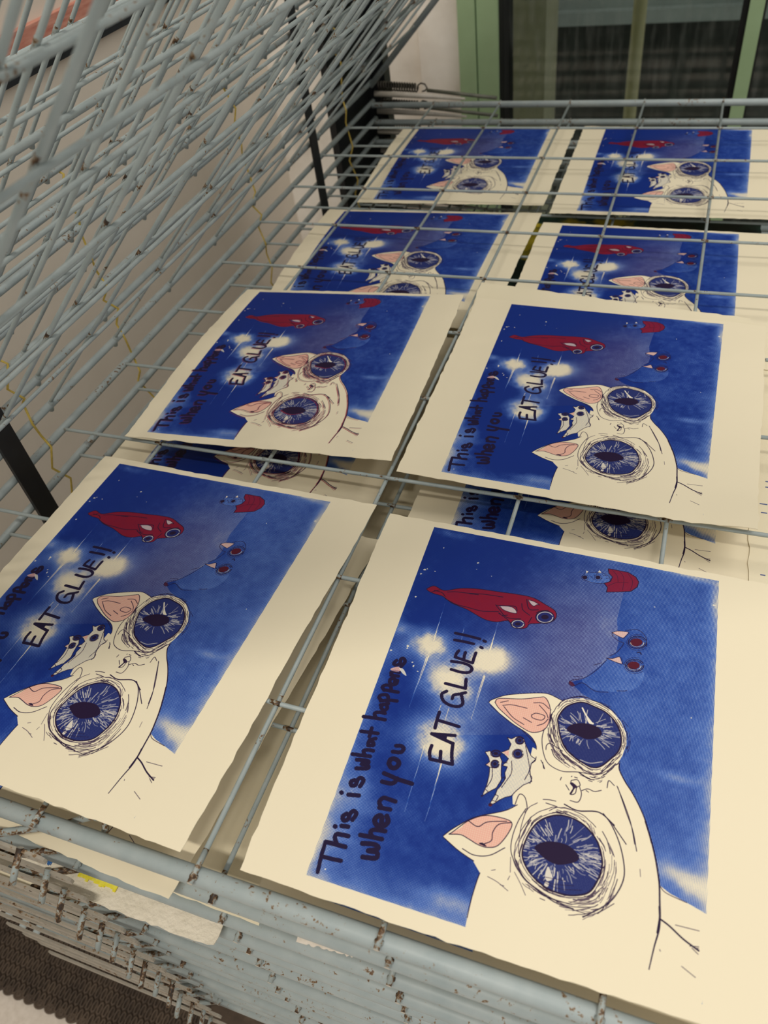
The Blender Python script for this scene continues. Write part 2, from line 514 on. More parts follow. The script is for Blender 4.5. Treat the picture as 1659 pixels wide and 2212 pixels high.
def smooth(p, closed=False, n=6):
    p = np.asarray(p, float)
    if len(p) < 3:
        return p
    if closed:
        q = np.vstack([p[-1], p, p[0], p[1]])
    else:
        q = np.vstack([2 * p[0] - p[1], p, 2 * p[-1] - p[-2]])
    out = []
    t = np.linspace(0, 1, n, endpoint=False)[:, None]
    for i in range(1, len(q) - 2):
        a, b_, c, d = q[i - 1], q[i], q[i + 1], q[i + 2]
        out.append(.5 * (2 * b_ + (c - a) * t + (2 * a - 5 * b_ + 4 * c - d) * t ** 2 + (3 * b_ - a - 3 * c + d) * t ** 3))
    if not closed:
        out.append(p[-1:])
    return np.vstack(out)
def blank():
    return np.zeros((THH, TW), np.float32)
def stroke(L, p, wd, val=1.0, soft=1.2, sm=True, w2=None):
    p = smooth(p) if sm else np.asarray(p, float)
    n = len(p) - 1
    for i in range(n):
        w_ = wd if w2 is None else wd + (w2 - wd) * i / max(1, n - 1)
        a, b_ = p[i], p[i + 1]
        r = w_ / 2 + soft + 1
        x0 = int(max(0, min(a[0], b_[0]) - r)); x1 = int(min(TW, max(a[0], b_[0]) + r + 1))
        y0 = int(max(0, min(a[1], b_[1]) - r)); y1 = int(min(THH, max(a[1], b_[1]) + r + 1))
        if x1 <= x0 or y1 <= y0:
            continue
        yy, xx = np.mgrid[y0:y1, x0:x1]
        d = b_ - a
        l2 = d @ d + 1e-9
        t = np.clip(((xx - a[0]) * d[0] + (yy - a[1]) * d[1]) / l2, 0, 1)
        ds = np.hypot(xx - a[0] - t * d[0], yy - a[1] - t * d[1])
        v = np.clip((w_ / 2 - ds) / soft + .5, 0, 1) * val
        np.maximum(L[y0:y1, x0:x1], v, out=L[y0:y1, x0:x1])
def fill(L, p, val=1.0, sm=True, op='max'):
    p = smooth(p, True) if sm else np.asarray(p, float)
    x0 = int(max(0, p[:, 0].min() - 1)); x1 = int(min(TW, p[:, 0].max() + 2))
    y0 = int(max(0, p[:, 1].min() - 1)); y1 = int(min(THH, p[:, 1].max() + 2))
    if x1 <= x0 or y1 <= y0:
        return
    acc = np.zeros((y1 - y0, x1 - x0), np.float32)
    xs = np.arange(x0, x1) + .5
    q = np.roll(p, -1, 0)
    for sub in (.17, .5, .83):
        for yi in range(y0, y1):
            y = yi + sub
            m = (p[:, 1] <= y) != (q[:, 1] <= y)
            if not m.any():
                continue
            a, b_ = p[m], q[m]
            xi = np.sort(a[:, 0] + (y - a[:, 1]) * (b_[:, 0] - a[:, 0]) / (b_[:, 1] - a[:, 1]))
            for k in range(0, len(xi) - 1, 2):
                i0 = np.clip(xs - xi[k] + .5, 0, 1); i1 = np.clip(xi[k + 1] - xs + .5, 0, 1)
                acc[yi - y0] += np.minimum(i0, i1) / 3
    acc = np.clip(acc, 0, 1)
    reg = L[y0:y1, x0:x1]
    if op == 'max':
        np.maximum(reg, acc * val, out=reg)
    else:                                # paint value over what is there
        reg[:] = reg * (1 - acc) + acc * val
def ell(c, cx, cy, rx, ry, n=16, rot=0):
    return P(c, [(cx + rx * math.cos(2 * math.pi * i / n + rot), cy + ry * math.sin(2 * math.pi * i / n + rot)) for i in range(n)])
def noise(sc, seed):
    r = np.random.default_rng(seed)
    out = np.zeros((THH, TW), np.float32); amp = 1; tot = 0
    for o_ in range(5):
        g = r.random((int(sc * 2 ** o_) + 3, int(sc * 2 ** o_) + 3)).astype(np.float32)
        y = np.linspace(0, sc * 2 ** o_, THH); x = np.linspace(0, sc * 2 ** o_, TW)
        yi = y.astype(int); xi = x.astype(int)
        fy = (y - yi)[:, None]; fx = (x - xi)[None]
        fy = fy * fy * (3 - 2 * fy); fx = fx * fx * (3 - 2 * fx)
        a = g[yi][:, xi]; b_ = g[yi][:, xi + 1]; c = g[yi + 1][:, xi]; d = g[yi + 1][:, xi + 1]
        out += amp * ((a * (1 - fx) + b_ * fx) * (1 - fy) + (c * (1 - fx) + d * fx) * fy)
        tot += amp; amp *= .6
    return out / tot
YY, XX = np.mgrid[0:THH, 0:TW].astype(np.float32)
def gauss(c, x, y, rx, ry=None, ang=0):
    q = P(c, [(x, y)])[0]
    ry = ry or rx
    dx, dy = XX - q[0], YY - q[1]
    ca, sa = math.cos(ang), math.sin(ang)
    u = (dx * ca + dy * sa) / rx; v = (-dx * sa + dy * ca) / ry
    return np.exp(-(u * u + v * v))

AX0, AX1, AY0, AY1 = .034 * 8192, .217 * 8192, .005 * 8192, .244 * 8192
ink = blank()        # dark line layer
txt = blank()        # lettering layer
red = blank(); pink = blank(); maroon = blank()
head = blank()       # area left as bare paper
eye = blank()
white = blank()
tone = np.full((THH, TW), 1.06, np.float32)

# --- tone of the blue screen
nz = noise(9, 1); nz2 = noise(60, 2); nzs = noise(20, 3)
fx = (XX - AX0) / (AX1 - AX0); fy = (YY - AY0) / (AY1 - AY0)
tone -= .26 * np.clip((fx - .40) / .35, 0, 1) * np.clip((fy + .25) / .3, 0, 1)
tone -= .14 * np.clip((fy - .55) / .4, 0, 1)
tone += (nz - .5) * .22 + (nz2 - .5) * .16
glow = (1.0 * gauss('1', 365, 1120, 74) + .5 * gauss('1', 330, 1090, 130, 70, -.5) + 1.05 * gauss('1', 885, 1270, 88, 80) + .5 * gauss('1', 930, 1230, 150, 90, -.4)
        + .85 * gauss('3', 1250, 960, 130, 95) + .55 * gauss('3', 1180, 880, 150, 110) + .75 * gauss('3', 1300, 400, 130, 105) + .55 * gauss('3', 1380, 300, 130, 120)
        + .4 * gauss('1', 100, 965, 110, 40) + .3 * gauss('1', 60, 1180, 60, 90) + .35 * gauss('3', 1420, 780, 130, 80) + .3 * gauss('3', 1620, 620, 120, 80))
tone -= np.clip(.86 * glow * (.78 + .9 * (nzs - .45) + .7 * (nz2 - .5)), 0, 1.3)
tone -= .45 * gauss('7', 700, 680, 110, 40, .3) + .25 * gauss('7', 640, 120, 80, 25) + .35 * gauss('6', 100, 710, 120, 40)
tone -= .26 * np.exp(-np.clip(XX - AX0, 0, None) / 120) * np.clip(fy * 1.6 - .5, 0, 1) * (.5 + nzs)
tone -= .22 * gauss('4', 500, 400, 120, 60) + .2 * gauss('4', 300, 640, 90, 60) + .2 * gauss('4', 560, 210, 60, 60)
edge = np.minimum(np.minimum(XX - AX0, AX1 - XX), np.minimum(YY - AY0, AY1 - YY))
tone -= .34 * np.exp(-np.clip(edge, 0, None) / 45) * np.clip(fx * .5 + fy * .7 + .1, .1, 1) * (.6 + .8 * nzs)
tone -= .4 * gauss('1', 500, 100, 160, 30, .1) * nzs + .25 * gauss('2', 1540, 500, 30, 150) + .25 * gauss('2', 1300, 230, 150, 25, .2)
# light rays
ray = blank()
for c, a, b_, w1, w2 in (('1', (500, 740), (395, 1080), 2, 14), ('1', (990, 870), (900, 1180), 2, 16), ('1', (350, 1220), (190, 1640), 8, 2), ('1', (850, 1400), (770, 1640), 9, 3),
                         ('3', (1120, 150), (960, 610), 6, 2), ('3', (1645, 330), (1520, 720), 9, 2), ('3', (1100, 960), (960, 1420), 4, 4), ('3', (1250, 1130), (1140, 1530), 12, 4),
                         ('3', (1140, 1530), (1100, 1650), 3, 1.5), ('3', (1250, 590), (1180, 760), 4, 2), ('3', (1320, 620), (1270, 780), 4, 2), ('1', (670, 960), (640, 1100), 3, 2), ('4', (1005, 330), (960, 480), 3, 2)):
    n_ = 8
    pp = P(c, [a, b_])
    for i in range(n_):
        s0 = pp[0] + (pp[1] - pp[0]) * i / n_; s1 = pp[0] + (pp[1] - pp[0]) * (i + 1) / n_
        stroke(ray, [s0, s1], .5 * (w1 + (w2 - w1) * i / n_), .30 + .3 * min(w1, w2) / 14 + .45 * ((i if w2 > w1 else n_ - i) / n_), 2.6, False)
tone -= ray * .8
# pale figure and boundary of the purple cloud
fig = blank()
fill(fig, P('2', [(545, 1010), (700, 1060), (880, 1110), (850, 1250), (700, 1310), (450, 1290), (330, 1215), (350, 1170), (450, 1110)]))
tone -= fig * .11
bnd = P('2', [(760, 330), (700, 400), (640, 640), (655, 860), (630, 940), (545, 1010), (440, 1110), (330, 1190), (215, 1220), (330, 1330), (480, 1420), (480, 1700), (-1500, 1700), (-1500, -700), (760, -700)])
pm = blank(); fill(pm, bnd, 1, False)
purple = pm * np.clip(.95 * gauss('2', 330, 780, 400, 400) + .4 * gauss('2', 100, 1250, 300, 160) + .35 * gauss('2', -300, 1900, 300, 400), 0, 1)
tone -= purple * .26
stroke(ray, P('2', [(705, 440), (680, 560), (670, 650)]), 4, .5, 3)

# --- red swimmer
fish = [(335, 610), (400, 585), (470, 620), (520, 625), (640, 607), (800, 612), (1000, 640), (1150, 660), (1290, 690), (1400, 750), (1490, 810), (1500, 870), (1450, 912), (1330, 925),
        (1260, 930), (1230, 965), (1165, 970), (1100, 935), (1060, 900), (960, 910), (850, 885), (700, 800), (560, 740), (480, 680), (400, 655), (345, 628)]
fill(red, P('1', fish)); stroke(ink, P('1', fish + fish[:1]), 3.5, .9)
for l in ([(520, 640), (600, 638), (700, 650), (850, 660), (1020, 685)], [(500, 700), (600, 752), (690, 775), (830, 812), (980, 818)], [(400, 625), (470, 645), (500, 680)], [(380, 640), (450, 620)],
          [(955, 755), (990, 800), (1040, 860), (1100, 880), (1180, 880)], [(1235, 705), (1245, 770), (1270, 800), (1340, 800)], [(1190, 745), (1200, 800), (1260, 850)], [(1320, 830), (1360, 810), (1430, 805)],
          [(1060, 850), (1010, 850), (990, 830)], [(1280, 870), (1250, 920)], [(960, 760), (1040, 765), (1130, 770), (1150, 810)], [(980, 830), (1050, 880), (1090, 920)], [(720, 655), (800, 665)]):
    stroke(ink, P('1', l), 4.0, .85)
for e in ([(990, 765), (1080, 770), (1130, 795), (1142, 832), (1080, 822), (1020, 797)], [(1247, 710), (1300, 725), (1352, 757), (1330, 752), (1300, 767), (1272, 748)]):
    fill(red, P('1', e), 0, True, 'set'); fill(pink, P('1', e), .8); fill(white, P('1', e), .3); stroke(ink, P('1', e + e[:1]), 3, .8)
for cx, cy, rx, ry in ((1400, 868, 84, 56), (1155, 930, 62, 40)):
    fill(eye, ell('1', cx, cy, rx, ry)); stroke(white, ell('1', cx, cy, rx * .84, ry * .84), 5, .75); fill(ink, ell('1', cx, cy, rx * .4, ry * .36)); stroke(ink, ell('1', cx, cy, rx, ry), 4)
tail = [(560, 175), (650, 190), (740, 208), (810, 250), (836, 295), (822, 340), (765, 380), (650, 386), (545, 388), (552, 345), (525, 308), (580, 290), (598, 250), (565, 215)]
fill(red, P('2', tail), .95, False); stroke(ink, P('2', tail + tail[:1]), 4, .9, 1.2, False)
for l in ([(600, 190), (640, 240), (650, 300)], [(660, 195), (700, 260), (690, 370)], [(560, 330), (640, 300), (740, 300)], [(740, 220), (780, 290), (760, 370)]):
    stroke(ink, P('2', l), 2.5, .5)
sm_ = [(350, 215), (480, 210), (560, 240), (572, 290), (490, 310), (390, 295), (325, 255)]
lb = blank(); fill(lb, P('2', sm_)); tone = tone - lb * .08; purple *= 1 - lb
stroke(ink, P('2', sm_ + sm_[:1]), 3, .55)
for e in ([(360, 193), (382, 200), (365, 224)], [(482, 188), (503, 217), (465, 213)]):
    fill(white, P('2', e), .95, False)
for cx in (350, 468):
    fill(ink, ell('2', cx, 256, 22, 17), .9); fill(white, ell('2', cx - 4, 252, 7, 5), .7); stroke(ink, ell('2', cx, 256, 32, 26), 2, .6)
for k in range(9):
    a = (400 + 18 * k, 245 + 22 * math.sin(k * 1.7)); stroke(ink, P('2', [a, (a[0] + 16, a[1] + 12 * math.cos(k))]), 3, .7)
# --- half sunken figure
for e in ([(595, 760), (650, 745), (745, 757), (720, 790), (695, 810), (640, 785)], [(545, 995), (600, 1000), (665, 985), (687, 1050), (610, 1025)]):
    fill(pink, P('2', e), .95, False); fill(white, P('2', e), .25, False); stroke(ink, P('2', e + e[:1]), 3, .8)
for cx, cy in ((825, 850), (800, 1065)):
    fill(maroon, ell('2', cx - 8, cy, 55, 36)); stroke(white, ell('2', cx - 2, cy + 4, 60, 40)[:9], 4.5, .75); stroke(ink, ell('2', cx, cy, 82, 58), 4, .8); stroke(ink, ell('2', cx + 4, cy, 100, 74)[2:14], 2.5, .5); stroke(ink, ell('2', cx, cy, 68, 46), 3.5, .7)
stroke(ink, P('2', [(825, 945), (845, 940), (860, 960)]), 5, .9)
for l in ([(600, 755), (600, 790), (660, 840), (700, 860), (640, 940), (575, 975)], [(545, 1015), (450, 1110), (340, 1180), (230, 1200), (205, 1230), (245, 1255), (330, 1225), (440, 1300), (560, 1312)],
          [(640, 1300), (700, 1302), (730, 1298)], [(700, 1050), (760, 1085), (840, 1110)], [(720, 740), (830, 735), (900, 800), (910, 890)], [(250, 1165), (330, 1170)], [(430, 1060), (500, 1040)]):
    stroke(ink, P('2', l), 3.5, .6)
fill(maroon, P('2', [(205, 1215), (235, 1215), (260, 1250), (225, 1250)]), .8)
# flecks in the screen
for c, x, y, r in (('1', 798, 378, 9), ('1', 320, 440, 12), ('1', 410, 455, 7), ('1', 285, 475, 8), ('1', 340, 432, 7), ('1', 235, 684, 8), ('1', 195, 575, 5), ('1', 490, 240, 5), ('1', 165, 1130, 14), ('1', 215, 1310, 12), ('1', 250, 1360, 9),
                   ('1', 15, 1165, 12), ('1', 785, 435, 4), ('2', 1515, 505, 12), ('2', 980, 525, 4), ('2', 1320, 1558, 8), ('2', 495, 618, 4), ('4', 245, 990, 7), ('1', 205, 1275, 9), ('1', 160, 1150, 8), ('1', 920, 495, 4)):
    e = ell(c, x, y, r, r * .7, 7); e += rng.normal(0, 1.6, e.shape); fill(white, e, .9)

# --- lettering
def T(c, w_, *ls):
    for l in ls:
        stroke(txt, P(c, l), w_, 1, 1.5)
T('3', 16, [(1150, 1085), (1250, 1108), (1350, 1135)], [(1150, 1085), (1146, 1020), (1165, 960)], [(1240, 1105), (1246, 1015)], [(1350, 1135), (1346, 1040), (1356, 942)])
T('3', 16, [(1165, 852), (1260, 900), (1356, 945)], [(1165, 852), (1270, 862), (1375, 872)], [(1282, 905), (1290, 866)])
T('3', 22, [(1195, 862), (1270, 882)])
T('3', 16, [(1195, 800), (1213, 725), (1235, 655)], [(1215, 727), (1310, 757), (1410, 790)])
T('3', 16, [(1300, 463), (1256, 490), (1270, 550), (1330, 592), (1405, 605), (1444, 580), (1440, 530), (1430, 492)], [(1350, 533), (1365, 500), (1420, 490), (1470, 478)])
T('3', 16, [(1290, 392), (1380, 416), (1470, 440)], [(1470, 440), (1472, 395), (1476, 355)])
T('3', 16, [(1345, 190), (1440, 205), (1505, 230), (1528, 262), (1500, 292), (1430, 290), (1342, 264)])
T('1', 16, [(590, 1230), (665, 1257), (745, 1285)], [(590, 1230), (600, 1200), (622, 1172)], [(665, 1257), (672, 1220), (682, 1188)], [(745, 1285), (762, 1230), (776, 1192)])
T('1', 16, [(592, 1012), (700, 1036), (812, 1066)], [(585, 1074), (680, 1092), (755, 1110)], [(848, 1083), (862, 1090)], [(820, 1140), (832, 1148)])
W = 19
T('4', W - 2, [(175, 1010), (210, 860), (248, 738)], [(215, 870), (300, 895), (385, 915)])
T('4', W, [(262, 742), (345, 766), (425, 790)], [(350, 766), (332, 705), (350, 672), (400, 680), (452, 692)])
T('4', W, [(392, 598), (452, 607)], [(333, 600), (338, 603)])
T('4', W, [(440, 488), (404, 512), (412, 548), (448, 540), (470, 490), (500, 466), (526, 492), (490, 546)])
T('4', W, [(455, 315), (550, 326)], [(392, 294), (395, 297)], [(510, 185), (478, 200), (484, 232), (520, 228), (540, 182), (568, 165), (592, 192), (560, 242)])
T('3', W, [(492, 1078), (585, 1090), (590, 1112), (535, 1118), (588, 1130), (585, 1158), (486, 1156)])
T('3', W - 1, [(452, 1026), (530, 1038), (610, 1050)], [(565, 1042), (552, 1000), (590, 990), (638, 1000)], [(592, 950), (600, 915), (635, 920), (640, 948), (596, 950)], [(606, 900), (660, 888)],
  [(532, 820), (600, 830), (680, 842)], [(604, 868), (626, 792)])
T('3', W - 1, [(552, 686), (650, 700), (745, 718)], [(665, 702), (652, 660), (690, 648), (745, 660)], [(728, 630), (710, 605), (728, 580), (756, 582), (765, 610), (745, 632), (726, 628)], [(705, 582), (775, 570)],
  [(705, 545), (780, 540), (852, 548)], [(720, 545), (692, 515), (712, 492), (760, 492), (775, 520), (765, 545)])
T('3', W - 1, [(735, 445), (800, 456), (862, 468)], [(738, 448), (722, 420), (750, 402), (790, 408), (800, 435), (790, 455)], [(830, 392), (835, 350), (800, 345), (788, 372), (808, 398), (845, 392), (858, 362)],
  [(800, 312), (865, 322)], [(812, 312), (800, 288), (830, 278), (872, 288)], [(850, 178), (825, 205), (845, 222), (880, 205), (888, 168), (912, 160), (925, 192), (890, 236)])
T('4', W + 1, [(578, 762), (680, 772), (722, 800), (700, 822), (630, 830), (700, 845), (715, 872), (690, 900), (580, 886)])
T('4', W, [(560, 685), (660, 706), (755, 728)], [(668, 706), (652, 660), (690, 640), (785, 656)])
T('4', W + 3, [(752, 600), (752, 520), (715, 520), (690, 555), (712, 600), (770, 608), (810, 570), (800, 520)])
T('4', W, [(732, 440), (830, 460)], [(755, 444), (733, 390), (770, 352), (820, 366), (878, 388)])
T('3', W + 1, [(735, 1206), (800, 1235), (860, 1264), (985, 1306)], [(718, 1282), (790, 1300), (830, 1290), (852, 1256)])
T('3', W + 3, ell('3', 822, 1118, 44, 42, 12)[:0].tolist() if False else [(778, 1118), (795, 1082), (830, 1076), (864, 1100), (866, 1130), (838, 1158), (800, 1154), (778, 1118)])
T('3', W, [(845, 957), (890, 960), (912, 982), (898, 1010), (870, 1018), (815, 1010)])
fill(pink, P('1', [(5, 1337), (60, 1316), (98, 1322), (95, 1355), (50, 1360)]), .95); fill(white, P('1', [(85, 1318), (120, 1335), (140, 1365), (150, 1398), (122, 1382), (98, 1352)]), .85)
txt[int(P('1', [(50, 1340)])[0][1]) - 14:int(P('1', [(50, 1340)])[0][1]) + 12, int(P('1', [(5, 1337)])[0][0]):int(P('1', [(95, 1340)])[0][0])] *= .25

# --- big head
HB = [P('5', [(105, 320), (130, 300), (250, 258), (400, 245), (560, 238), (650, 250), (772, 312), (850, 293), (960, 290), (1100, 330), (1220, 410), (1300, 510), (1347, 620), (1352, 720), (1312, 830), (1283, 880), (1287, 960),
               (1340, 1070), (1400, 1165), (1470, 1300), (1530, 1450), (1580, 1640)]),
      P('7', [(430, 250), (470, 350), (500, 450), (522, 540), (536, 620), (545, 692), (600, 738), (690, 790), (775, 842), (860, 900), (860, 1000)])]
HL = [P('6', [(150, 1000), (183, 795), (195, 740), (210, 680), (235, 600), (250, 560), (215, 497), (180, 470), (130, 430), (72, 378), (58, 360), (110, 325), (190, 281), (250, 260), (380, 235), (440, 205)]),
      P('5', [(345, 1273), (320, 1262), (318, 1190), (340, 1140), (400, 1090), (480, 1068), (470, 1000), (480, 900), (485, 800), (500, 740), (532, 758), (530, 710), (500, 655), (440, 600), (320, 520), (200, 420)])]
HBp = HB[0][:-1]; HBr = HB[1][2:]
fill(head, np.vstack([HBp, HBr, np.array([[1760, 2063], [300, 2063]]), HL[0], HL[1]]), 1, False)
# contour lines
stroke(ink, P('5', [(1285, 900), (1287, 960), (1340, 1070), (1400, 1165), (1470, 1300), (1530, 1450), (1580, 1640)]), 4.5)
stroke(ink, P('7', [(470, 350), (500, 450), (522, 540), (536, 620), (545, 692), (547, 780), (548, 860), (535, 950)]), 6)
stroke(ink, P('9', [(940, 0), (942, 80), (935, 170), (905, 280), (868, 445)]), 8, 1, 1.2, True, 3.5)
stroke(ink, P('9', [(942, 85), (1010, 140), (1100, 230), (1180, 295), (1212, 320)]), 6)
for l in ([(1150, 285), (1212, 292)], [(1165, 300), (1208, 345)], [(1180, 300), (1212, 305)]):
    stroke(ink, P('9', l), 2.5, .8)
for l in ([(1050, 132), (1215, 178)], [(1095, 430), (1190, 512)], [(942, 305), (946, 318)]):
    stroke(ink, P('9', l), 2.5, .7)
stroke(ink, P('7', [(545, 692), (580, 735), (690, 790)]), 3, .7)
for l in ([(105, 320), (130, 298), (250, 258), (400, 243), (560, 238), (650, 250), (772, 312)], [(120, 345), (200, 425), (320, 522), (440, 602), (500, 660), (530, 720), (533, 758)], [(400, 575), (470, 650), (520, 700)],
          [(160, 320), (200, 285), (400, 292), (560, 278), (612, 280), (652, 350), (660, 440), (640, 530), (600, 580), (530, 602), (460, 590), (340, 510), (240, 420), (190, 370), (160, 320)],
          [(230, 350), (310, 345), (450, 378)], [(240, 360), (320, 460), (420, 528)], [(510, 328), (590, 333), (650, 385)], [(490, 440), (535, 425), (610, 452), (580, 490), (500, 468), (490, 440)], [(415, 465), (490, 510)], [(210, 322), (280, 308)],
          [(560, 350), (620, 420), (640, 470)], [(540, 540), (600, 520), (640, 480)]):
    stroke(ink, P('5', l), 3.2, .9)
for l in ([(60, 360), (110, 323), (190, 280), (250, 259), (380, 234), (445, 204)], [(62, 368), (130, 432), (180, 470), (218, 496)], [(90, 352), (110, 340), (190, 284), (270, 258), (350, 268), (415, 296), (400, 350), (345, 416), (290, 426), (240, 410), (190, 378), (150, 356), (90, 352)],
          [(190, 283), (240, 315), (290, 292), (390, 290)], [(415, 297), (350, 305), (318, 345), (310, 390), (270, 408)], [(160, 430), (220, 465), (300, 468), (380, 430)], [(250, 560), (235, 600), (210, 680), (195, 740), (183, 795)]):
    stroke(ink, P('6', l), 3.4, .92)
fill(ink, P('6', [(245, 405), (265, 402), (285, 420), (270, 418)]), .9)
for l in ([(290, 580), (340, 610), (395, 658)], [(410, 480), (408, 560)], [(430, 560), (460, 620), (487, 684)], [(310, 548), (330, 545)], [(355, 625), (375, 632)], [(395, 600), (405, 580)]):
    stroke(ink, P('6', l), 2.4, .65)
for e in ([(160, 320), (200, 287), (400, 293), (610, 281), (650, 350), (658, 440), (640, 530), (600, 578), (530, 600), (460, 588), (340, 508), (240, 418), (190, 368)],):
    fill(pink, P('5', e), .8)
fill(pink, P('6', [(95, 352), (150, 322), (190, 285), (270, 260), (350, 270), (414, 297), (398, 350), (345, 414), (290, 425), (240, 408), (190, 376), (150, 354)]), .8)
# muzzle, mouth, brow marks
for l in ([(850, 1050), (905, 1045), (930, 1095), (900, 1115), (885, 1170), (842, 1176), (872, 1112), (845, 1075), (850, 1050)], [(925, 1110), (942, 1180), (912, 1250), (840, 1236)], [(945, 1145), (1000, 1130), (1060, 1155), (1122, 1145)], [(985, 1145), (1005, 1160)],
          [(1175, 1122), (1190, 1056), (1240, 1102)], [(1265, 1108), (1330, 1270), (1390, 1450), (1428, 1650)], [(595, 1222), (650, 1226), (710, 1240)], [(620, 1255), (720, 1290)], [(575, 860), (595, 900), (608, 940)], [(590, 880), (600, 935)],
          [(340, 1265), (380, 1172), (430, 1200), (450, 1300), (430, 1340)], [(880, 1020), (905, 1028)], [(760, 1020), (750, 1045)], [(800, 1090), (830, 1140)], [(855, 1010), (850, 1016)],
          [(620, 762), (625, 725), (650, 705), (690, 725), (770, 778)], [(605, 570), (585, 660), (595, 780), (640, 890), (760, 962), (900, 972), (1030, 995)], [(640, 560), (650, 640), (700, 720)], [(670, 760), (700, 830), (770, 890)]):
    stroke(ink, P('5', l), 3.2, .92)
fill(ink, P('5', [(838, 1080), (860, 1070), (905, 1110), (880, 1130), (850, 1180), (835, 1172), (865, 1120)]), .75)
fill(white, P('5', [(862, 1090), (885, 1100), (868, 1125), (855, 1160), (862, 1120)]), .8)
stroke(ink, P('7', [(325, 165), (370, 300), (405, 400), (425, 508)]), 3.2, .85)
stroke(ink, P('7', [(443, 605), (446, 645)]), 2.2, .6)

iriR = P('5', [(730, 470), (790, 380), (870, 338), (960, 328), (1060, 368), (1160, 420), (1240, 500), (1290, 600), (1302, 700), (1272, 790), (1200, 860), (1120, 920), (1050, 932), (960, 892), (860, 820), (790, 740), (750, 640), (735, 550)])
pupR = P('5', [(810, 570), (860, 532), (960, 522), (1060, 546), (1110, 580), (1126, 625), (1080, 662), (990, 670), (900, 632), (830, 600)])
iriL = P('6', [(470, 470), (490, 390), (530, 320), (580, 280), (650, 262), (720, 275), (790, 315), (850, 385), (880, 460), (887, 540), (860, 620), (820, 675), (760, 691), (690, 686), (610, 655), (550, 610), (500, 550)])
pupL = P('6', [(535, 430), (580, 405), (640, 404), (710, 425), (755, 465), (766, 495), (740, 516), (660, 526), (600, 500), (560, 465)])
r2 = np.random.default_rng(11)
for iri, pup, side in ((iriR, pupR, 0), (iriL, pupL, 1)):
    fill(eye, iri); stroke(ink, np.vstack([smooth(iri, True), iri[:1]]), 6, .95, 1.5, False)
    stroke(ink, np.vstack([smooth(iri, True, 3), iri[:1]]) + r2.normal(0, 2, (len(iri) * 3 + 1, 2)), 3, .9, 1.2, False)
    ip = smooth(iri, True, 12); pp = smooth(pup, True, 20); pc = pup.mean(0)
    # radiating white lashes of colour
    for k in range(210 if side else 95):
        p0 = pp[r2.integers(len(pp))]; d = (p0 - pc); d = d / (np.hypot(*d) + 1e-6)
        d = d + r2.normal(0, .28, 2); L_ = r2.uniform(10, 48)
        s0 = p0 + d * r2.uniform(0, 58 if side else 26)
        stroke(white, [s0, s0 + d * L_ * .5, s0 + d * L_ + r2.normal(0, 4, 2)], r2.uniform(2, 5), r2.uniform(.4, .85), 1.2)
    fill(ink, pup); white *= 1 - .0
    ic = iri.mean(0)
    # wrinkles around the socket
    N = len(ip)
    for k in range(150):
        a0 = r2.integers(N)
        ang = math.atan2(*(ip[a0] - ic)[::-1])
        if side:
            wgt = .35 + .65 * max(0, math.cos(ang - .25)) + .3 * max(0, math.cos(ang - 1.4))
        else:
            wgt = .3 + .8 * max(0, math.cos(ang - 1.9)) + .25 * max(0, math.cos(ang + .9))
        if r2.random() > wgt:
            continue
        off = 1.05 + r2.random() ** 1.1 * (.34 * wgt + .05)
        n_ = r2.integers(5, 22)
        idx = (a0 + np.arange(n_)) % N
        pts = ic + (ip[idx] - ic) * (off + np.linspace(0, r2.normal(0, .045), n_))[:, None] + r2.normal(0, .8, (n_, 2))
        stroke(ink, pts[::3], r2.uniform(1.2, 3.4) if r2.random() < .95 else 5.5, r2.uniform(.45, 1), 1.0)
    for off in (1.06, 1.2):
        i0 = r2.integers(N)
        idx = (i0 + np.arange(int(N * .8))) % N
        stroke(ink, (ic + (ip[idx] - ic) * off + r2.normal(0, .9, (len(idx), 2)))[::3], 2.6, .85)
stroke(white, P('5', [(950, 380), (985, 450), (1040, 525)]), 7, 1); stroke(white, P('5', [(1000, 480), (1015, 515), (1045, 525)]), 9, 1)
stroke(white, P('5', [(930, 860), (1020, 892), (1130, 880)]), 4, .7); stroke(white, P('5', [(1205, 460), (1218, 520)]), 4, .7)
fill(white, P('6', [(605, 535), (622, 570), (628, 600), (600, 612), (590, 580)]), .9); fill(white, P('6', [(592, 615), (610, 622), (604, 642), (585, 640)]), .9)
for l in ([(560, 600), (650, 650), (780, 665)], [(545, 580), (620, 625), (740, 640)], [(590, 590), (690, 610)]):
    stroke(ink, P('6', l), 2.5, .5)
for p_ in (pupR, pupL):
    mk = blank(); fill(mk, p_); white *= 1 - mk
bag = P('6', [(430, 480), (480, 590), (560, 660), (650, 720), (720, 760), (800, 790), (880, 770), (940, 720)])
stroke(ink, bag[:6], 2.8, .8); stroke(ink, P('6', [(540, 650), (640, 725), (735, 762)]), 4, .85); stroke(ink, P('6', [(785, 805), (860, 790), (950, 740)]), 2.6, .8)
stroke(ink, P('6', [(690, 205), (760, 240), (870, 250), (950, 320)]), 5, .85); stroke(ink, P('7', [(250, 305), (290, 360), (330, 450), (355, 550), (360, 640), (330, 720), (270, 790), (145, 856)]), 4.2, .9)
stroke(ink, P('7', [(290, 350), (330, 410), (370, 470)]), 4, .8)
stroke(ink, P('6', [(490, 225), (450, 290), (420, 370), (412, 450), (440, 530)]), 3.2, .85); stroke(ink, P('6', [(550, 195), (500, 225), (470, 300), (455, 380), (450, 460)]), 2.6, .75)

